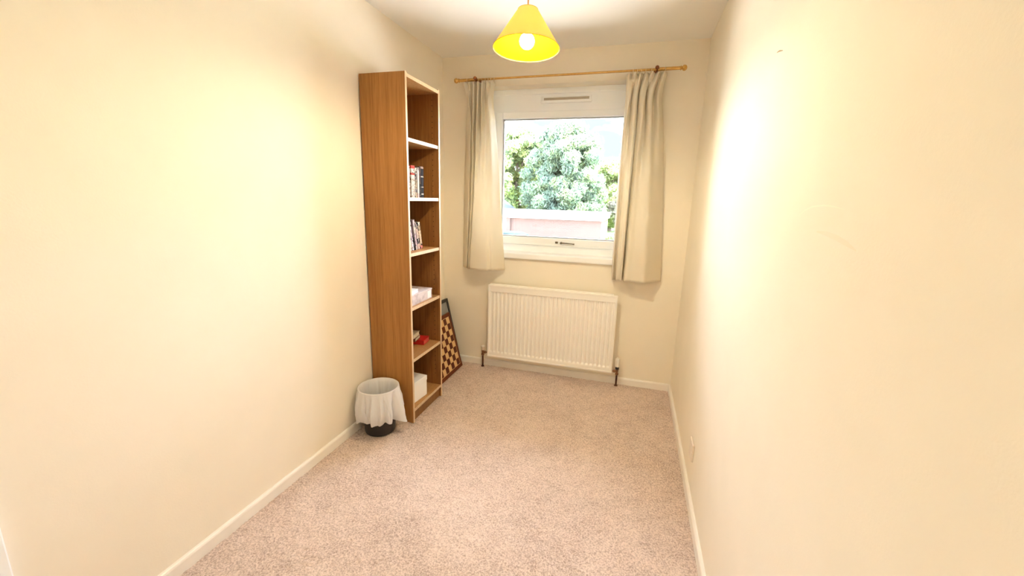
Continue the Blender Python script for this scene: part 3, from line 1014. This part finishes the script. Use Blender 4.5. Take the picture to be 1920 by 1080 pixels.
obj('shade_lining', b, M_lin, sh, True)
b = B()
torus(b, (0, 0, -hS), .1378, .0018, (0, 0, 1), 56, 6)
torus(b, (0, 0, 0), .0412, .0015, (0, 0, 1), 40, 6)
bmesh.ops.transform(b, matrix=tilt, verts=b.verts)
obj('rim_trim', b, mat('gold_trim', (.75, .52, .05), .8, spec=0), sh, True)
b = B()
for k in range(3):
    a = 2 * PI * k / 3 + .4
    tube(b, [(.018 * math.cos(a), .018 * math.sin(a), -.044), (.034 * math.cos(a), .034 * math.sin(a), -.030), (.0415 * math.cos(a), .0415 * math.sin(a), -.001)], .0015, 6)
torus(b, (0, 0, -.044), .0185, .0018, (0, 0, 1), 20, 6)
bmesh.ops.transform(b, matrix=tilt, verts=b.verts)
obj('shade_carrier', b, M_cap, sh, True)

# added fill light, shaped as a round ceiling fitting on a made-up landing
ll = thing('landing_fill_light', 'added round fill light on the made-up landing behind the doorway', 'lamp', (1.28, YB - .85, H))
b = B(); lathe(b, [(.155, 0), (.155, .022), (.148, .024), (.148, .004), (0, .004)], 32, (1.28, YB - .85, H), (0, 0, -1)); obj('base_ring', b, M_cap, ll, True)
b = B(); lathe(b, [(.146, .012), (.146, .030), (.130, .060), (.095, .080), (.05, .090), (0, .093)], 32, (1.28, YB - .85, H), (0, 0, -1)); obj('fill_diffuser', b, mat_emit('fill_light_glow', (1.0, .88, .68), LANDING_FILL), ll, True)

# ------------------------------------------------------------------ wall plate low on the right wall
wp = thing('wall_plate', 'small square cream faceplate low on the right wall above the skirting', 'wall plate', (W, -1.148, .225))
b = B(); bx(b, (W - .010, -1.192, .181), (W - .0002, -1.104, .269), .003); obj('plate', b, M_plate, wp)
for y in (-1.178, -1.118):
    b = B()
    lathe(b, [(.004, 0), (.004, .0012), (.002, .0018)], 12, (W - .010, y, .225), (-1, 0, 0))
    obj('screw', b, M_cap, wp)


# ------------------------------------------------------------------ outside
GZ = -1.70
M_ground = mat('pale_concrete_yard', (.56, .54, .50), .9, (.48, .47, .43), scale=2, detail=6)
M_lawn = mat('lawn', (.16, .24, .07), .95, (.22, .32, .10), scale=9, detail=6)
b = B(); bx(b, (-40, .6, GZ - .3), (40, 24, GZ)); struct('ground', b, M_ground)
b = B(); bx(b, (-60, 24, GZ - .3), (60, 110, GZ - .02)); o = struct('lawn', b, M_lawn)

def mat_brick(name, c1, c2, mortar):
    m, t, b_ = new_mat(name)
    b_.inputs['Roughness'].default_value = .9
    tcn = N(t, 'ShaderNodeTexCoord')
    sx = N(t, 'ShaderNodeSeparateXYZ')
    ad = N(t, 'ShaderNodeMath', operation='ADD')
    cb = N(t, 'ShaderNodeCombineXYZ')
    br = N(t, 'ShaderNodeTexBrick', Color1=c4(c1), Color2=c4(c2), Mortar=c4(mortar), Scale=1.0)
    br.inputs['Brick Width'].default_value = .225
    br.inputs['Row Height'].default_value = .075
    br.inputs['Mortar Size'].default_value = .010
    t.links.new(tcn.outputs['Object'], sx.inputs[0])
    t.links.new(sx.outputs['X'], ad.inputs[0]); t.links.new(sx.outputs['Y'], ad.inputs[1])
    t.links.new(ad.outputs[0], cb.inputs['X']); t.links.new(sx.outputs['Z'], cb.inputs['Y'])
    t.links.new(cb.outputs[0], br.inputs['Vector'])
    t.links.new(br.outputs['Color'], b_.inputs['Base Color'])
    return m
M_brick = mat_brick('red_brick', (.050, .026, .020), (.066, .036, .027), (.068, .052, .044))
M_brick2 = mat_brick('orange_brick', (.056, .038, .020), (.066, .046, .027), (.064, .052, .040))
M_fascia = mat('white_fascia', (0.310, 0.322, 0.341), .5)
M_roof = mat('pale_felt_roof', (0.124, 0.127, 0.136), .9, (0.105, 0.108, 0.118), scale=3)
ga = thing('garage', 'flat roofed red brick garage with a white fascia outside the window', 'garage', (-3.2, 25, GZ))
box_obj('front_wall', (-6.05, 22.0, GZ), (-.42, 22.2, .45), M_brick, ga)
box_obj('pier', (-6.32, 21.86, GZ), (-6.05, 22.2, .45), M_brick, ga)
box_obj('side_wall', (-.62, 22.2, GZ), (-.42, 28.0, .45), M_brick2, ga)
box_obj('back_wall', (-9.2, 27.8, GZ), (-.62, 28.0, .45), M_brick, ga)
box_obj('side_wall', (-9.2, 22.2, GZ), (-9.0, 27.8, .45), M_brick, ga)
box_obj('fascia', (-9.4, 21.74, .27), (-.30, 21.80, .60), M_fascia, ga)
box_obj('fascia', (-.36, 21.80, .27), (-.30, 28.1, .60), M_fascia, ga)
box_obj('soffit', (-9.3, 21.80, .30), (-.36, 22.1, .33), M_fascia, ga)
box_obj('roof', (-9.4, 21.70, .60), (-.26, 28.2, .68), M_roof, ga)
dr = box_obj('garage_door', (-8.9, 22.12, GZ), (-6.46, 22.18, .27), mat('pale_teal_door', (.16, .24, .25), .5), ga)
for k in range(12):
    box_obj('door_rib', (-8.85 + k * .2, 22.09, GZ + .05), (-8.77 + k * .2, 22.12, .2), dr.data.materials[0], dr)
box_obj('door_post', (-6.46, 21.95, GZ), (-6.32, 22.15, .45), M_fascia, ga)

# a parked car below the window line, only its roof shows
car = thing('car', 'pale turquoise car parked in front of the brick garage', 'car', (-4.4, 16.9, GZ))
M_car = mat('turquoise_car_paint', (.014, .027, .030), .6, (.016, .029, .032), scale=3, spec=.04)
M_cglass = mat('car_glass', (.05, .08, .09), .1)
def loft(sections):
    bm = B()
    rings = [[bm.verts.new(v) for v in s] for s in sections]
    n = len(rings[0])
    for a_, b_ in zip(rings[:-1], rings[1:]):
        for k in range(n):
            bm.faces.new((a_[k], a_[(k + 1) % n], b_[(k + 1) % n], b_[k]))
    bm.faces.new(rings[0]); bm.faces.new(rings[-1])
    return bm
def csec(x, hw, z0, z1):
    c = .10
    yc = 16.9
    return [(x, yc - hw + c, z0), (x, yc + hw - c, z0), (x, yc + hw, z0 + c), (x, yc + hw, z1 - c), (x, yc + hw - c, z1), (x, yc - hw + c, z1), (x, yc - hw, z1 - c), (x, yc - hw, z0 + c)]
bm = loft([csec(-6.45, .70, GZ + .35, GZ + .75), csec(-6.38, .80, GZ + .25, GZ + .92), csec(-5.6, .85, GZ + .2, GZ + .96), csec(-3.3, .85, GZ + .2, GZ + .94), csec(-2.6, .82, GZ + .22, GZ + .80), csec(-2.38, .72, GZ + .3, GZ + .62)])
body = obj('body', bm, M_car, car, True)
bm = loft([csec(-6.25, .66, GZ + .85, GZ + 1.08), csec(-5.85, .64, GZ + .85, GZ + 1.40), csec(-4.0, .64, GZ + .85, GZ + 1.42), csec(-3.2, .68, GZ + .85, GZ + 1.06)])
cabin = obj('cabin_glass', bm, M_cglass, car, True)
bm = loft([[(x, 16.9 - hw, z), (x, 16.9 + hw, z), (x, 16.9 + hw * .9, z + .05), (x, 16.9 - hw * .9, z + .05)] for x, hw, z in ((-5.95, .62, GZ + 1.36), (-5.5, .66, GZ + 1.43), (-4.6, .66, GZ + 1.435), (-4.0, .64, GZ + 1.40), (-3.70, .63, GZ + 1.30))])
obj('roof', bm, M_car, car, True)
for x in (-5.75, -3.1):
    for y in (16.1, 17.7):
        b = B()
        lathe(b, [(.15, 0), (.28, 0), (.30, .03), (.30, .17), (.28, .20), (.15, .20)], 24, (x, y - .1, GZ + .30), (0, 1, 0))
        wl = obj('wheel', b, M_black, car, True)
        b = B(); lathe(b, [(.17, 0), (.17, .012), (.05, .03)], 16, (x, y - .1 if y < 17 else y + .1, GZ + .30), (0, -1 if y < 17 else 1, 0)); obj('hub_cap', b, M_roof, wl, True)

# a small pale building beyond the garage
hs = thing('outbuilding', 'small pale building with a blue-grey pitched roof behind the garage', 'building', (-10.2, 31, GZ))
box_obj('wall', (-11.4, 30.2, GZ), (-9.1, 33, .55), mat('pale_render', (.16, .14, .135), .8), hs)
bm = loft([[(-11.6, y, .5), (-8.85, y, .5), (-10.2, y, 1.42)] for y in (30.0, 33.2)])
obj('roof', bm, mat('slate_roof', (.05, .065, .085), .8, (.04, .055, .075), scale=6), hs)
b = B(); bx(b, (-10.0, 30.15, -.6), (-9.5, 30.22, .2)); f_ = obj('window', b, M_fascia, hs)
b = B(); bx(b, (-9.96, 30.12, -.56), (-9.54, 30.16, .16)); obj('window_pane', b, M_cglass, f_)

# trees
def leaf_mat(name, c1, c2, c3):
    m, t, b_ = new_mat(name)
    b_.inputs['Roughness'].default_value = .6
    b_.inputs['Specular IOR Level'].default_value = .2
    tcn = N(t, 'ShaderNodeTexCoord')
    n = N(t, 'ShaderNodeTexNoise', Scale=.9, Detail=8, Roughness=.75)
    r_ = N(t, 'ShaderNodeValToRGB')
    e = r_.color_ramp.elements
    e[0].position, e[0].color = .36, c4(c1)
    e[1].position, e[1].color = .66, c4(c3)
    q = e.new(.5); q.color = c4(c2)
    tr = N(t, 'ShaderNodeBsdfTranslucent')
    mx = N(t, 'ShaderNodeMixShader', Fac=.52)
    t.links.new(tcn.outputs['Object'], n.inputs['Vector'])
    t.links.new(n.outputs['Fac'], r_.inputs['Fac'])
    t.links.new(r_.outputs['Color'], b_.inputs['Base Color'])
    t.links.new(r_.outputs['Color'], tr.inputs['Color'])
    t.links.new(b_.outputs[0], mx.inputs[1]); t.links.new(tr.outputs[0], mx.inputs[2])
    t.links.new(mx.outputs[0], t.nodes['Material Output'].inputs['Surface'])
    return m
M_bark = mat('bark', (.16, .12, .09), .95, (.24, .19, .14), scale=12)
LM_green = leaf_mat('blue_green_leaves', (0.132, 0.194, 0.158), (0.175, 0.244, 0.163), (0.246, 0.293, 0.128))
LM_yel = leaf_mat('yellow_green_leaves', (0.215, 0.307, 0.200), (0.307, 0.374, 0.173), (0.401, 0.401, 0.134))
LM_lime = leaf_mat('lime_leaves', (0.218, 0.292, 0.148), (0.292, 0.353, 0.157), (0.365, 0.378, 0.170))
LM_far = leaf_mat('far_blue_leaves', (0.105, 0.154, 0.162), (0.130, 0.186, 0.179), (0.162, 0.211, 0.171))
LM_pink = leaf_mat('pinkish_leaves', (0.223, 0.234, 0.179), (0.278, 0.266, 0.199), (0.323, 0.290, 0.246))
def tree(name, label, x, y, h, r, base, lm, n, ls, cone=0., droop=0., cat='tree', group=None):
    root = thing(name, label, cat, (x, y, GZ), 0, group)
    g = rng
    nc = 240
    u = g.random(nc)
    zc = base + (h - base) * u ** (1 + .3 * cone)
    f = (zc - base) / (h - base)
    dome = np.sqrt(np.clip(1 - (2 * f - 1) ** 2, 0, 1)) * (1 - cone) + np.clip(1 - f, 0, 1) ** .75 * cone
    ang = g.random(nc) * 2 * PI
    rad_ = r * dome * np.sqrt(g.random(nc)) * .92
    cc = np.stack([x + rad_ * np.cos(ang), y + rad_ * np.sin(ang), zc], 1)
    k = g.integers(0, nc, n)
    sp = (.16 + .10 * g.random(n)) * r * .75
    d = g.normal(size=(n, 3))
    d /= np.linalg.norm(d, axis=1)[:, None]
    P = cc[k] + d * (sp * g.random(n) ** .4)[:, None] * np.array([1, 1, .8])
    P[:, 2] = np.clip(P[:, 2], base - .3, h + .3)
    nr = d + g.normal(size=(n, 3)) * .6
    nr /= np.linalg.norm(nr, axis=1)[:, None]
    up = np.array([0, 0, -1.]) * droop + g.normal(size=(n, 3)) * (1 - .6 * droop)
    a = np.cross(nr, up); a /= np.linalg.norm(a, axis=1)[:, None]
    c = np.cross(a, nr)
    s = (ls * (.6 + .8 * g.random(n)))[:, None]
    asp = .45 - .2 * droop
    V = np.stack([P - c * s, P + a * s * asp, P + c * s, P - a * s * asp], 1).reshape(-1, 3) - np.array([x, y, GZ])
    me = bpy.data.meshes.new('foliage')
    me.vertices.add(len(V)); me.vertices.foreach_set('co', V.ravel())
    me.loops.add(4 * n); me.loops.foreach_set('vertex_index', np.arange(4 * n, dtype=np.int32))
    me.polygons.add(n); me.polygons.foreach_set('loop_start', (np.arange(n) * 4).astype(np.int32))
    me.update(calc_edges=True)
    me.materials.append(lm)
    o_ = bpy.data.objects.new('foliage', me)
    COL.objects.link(o_); o_.parent = root; o_['kind'] = 'stuff'
    b_ = B()
    tube(b_, [(x, y, GZ - .1), (x + .05, y, GZ + .9), (x - .04, y + .05, base + (h - base) * .45), (x, y, base + (h - base) * .8)], [r * .09, r * .07, r * .045, r * .015], 10)
    tk = obj('trunk', b_, M_bark, root, True)
    b_ = B()
    for q in range(9):
        i = int(g.integers(0, nc))
        z0 = GZ + (cc[i][2] - GZ) * .6
        tube(b_, [(x, y, z0), tuple((np.array([x, y, z0]) + cc[i]) / 2 + np.array([0, 0, .15])), tuple(cc[i])], [r * .03, r * .02, r * .008], 6)
    obj('branches', b_, M_bark, root, True)
    return root
tree('conifer', 'big drooping blue-green tree in the middle of the window view', -4.45, 32, 7.5, 4.3, -1.2, LM_green, 130000, .150, .42, .6)
tree('broadleaf_tree', 'yellow-green leafy tree at the left of the window view', -10.6, 39, 8.3, 4.3, -.6, LM_yel, 100000, .17)
tree('broadleaf_tree', 'pale lime tree on the right behind the garage roof', -1.2, 43, 5.6, 3.7, -1.0, LM_lime, 48000, .15)
tree('broadleaf_tree', 'pinkish spring tree low at the right of the window view', .95, 34, 2.6, 1.9, -.9, LM_pink, 16000, .16)
tree('broadleaf_tree', 'distant blue-green tree beyond the right edge of the garage', .2, 52, 7.4, 2.6, -1.0, LM_far, 24000, .25)
tree('broadleaf_tree', 'yellow tree between the leafy tree and the conifer', -8.6, 48.5, 7.0, 3.6, -.9, LM_yel, 42000, .2)
tree('bush', 'yellow bush beside the orange side wall of the garage', .35, 23.0, -.55, .6, -1.6, LM_yel, 3500, .09, cat='bush')
tree('broadleaf_tree', 'tall tree at the far left behind the outbuilding', -20.5, 42, 9.5, 4.0, -.5, LM_green, 16000, .24)
tree('broadleaf_tree', 'tall tree at the far right beyond the curtain', 7.0, 38, 8.5, 4.0, -.5, LM_lime, 14000, .24)

for o in bpy.data.objects:
    if '_base' in o:
        del o['_base']
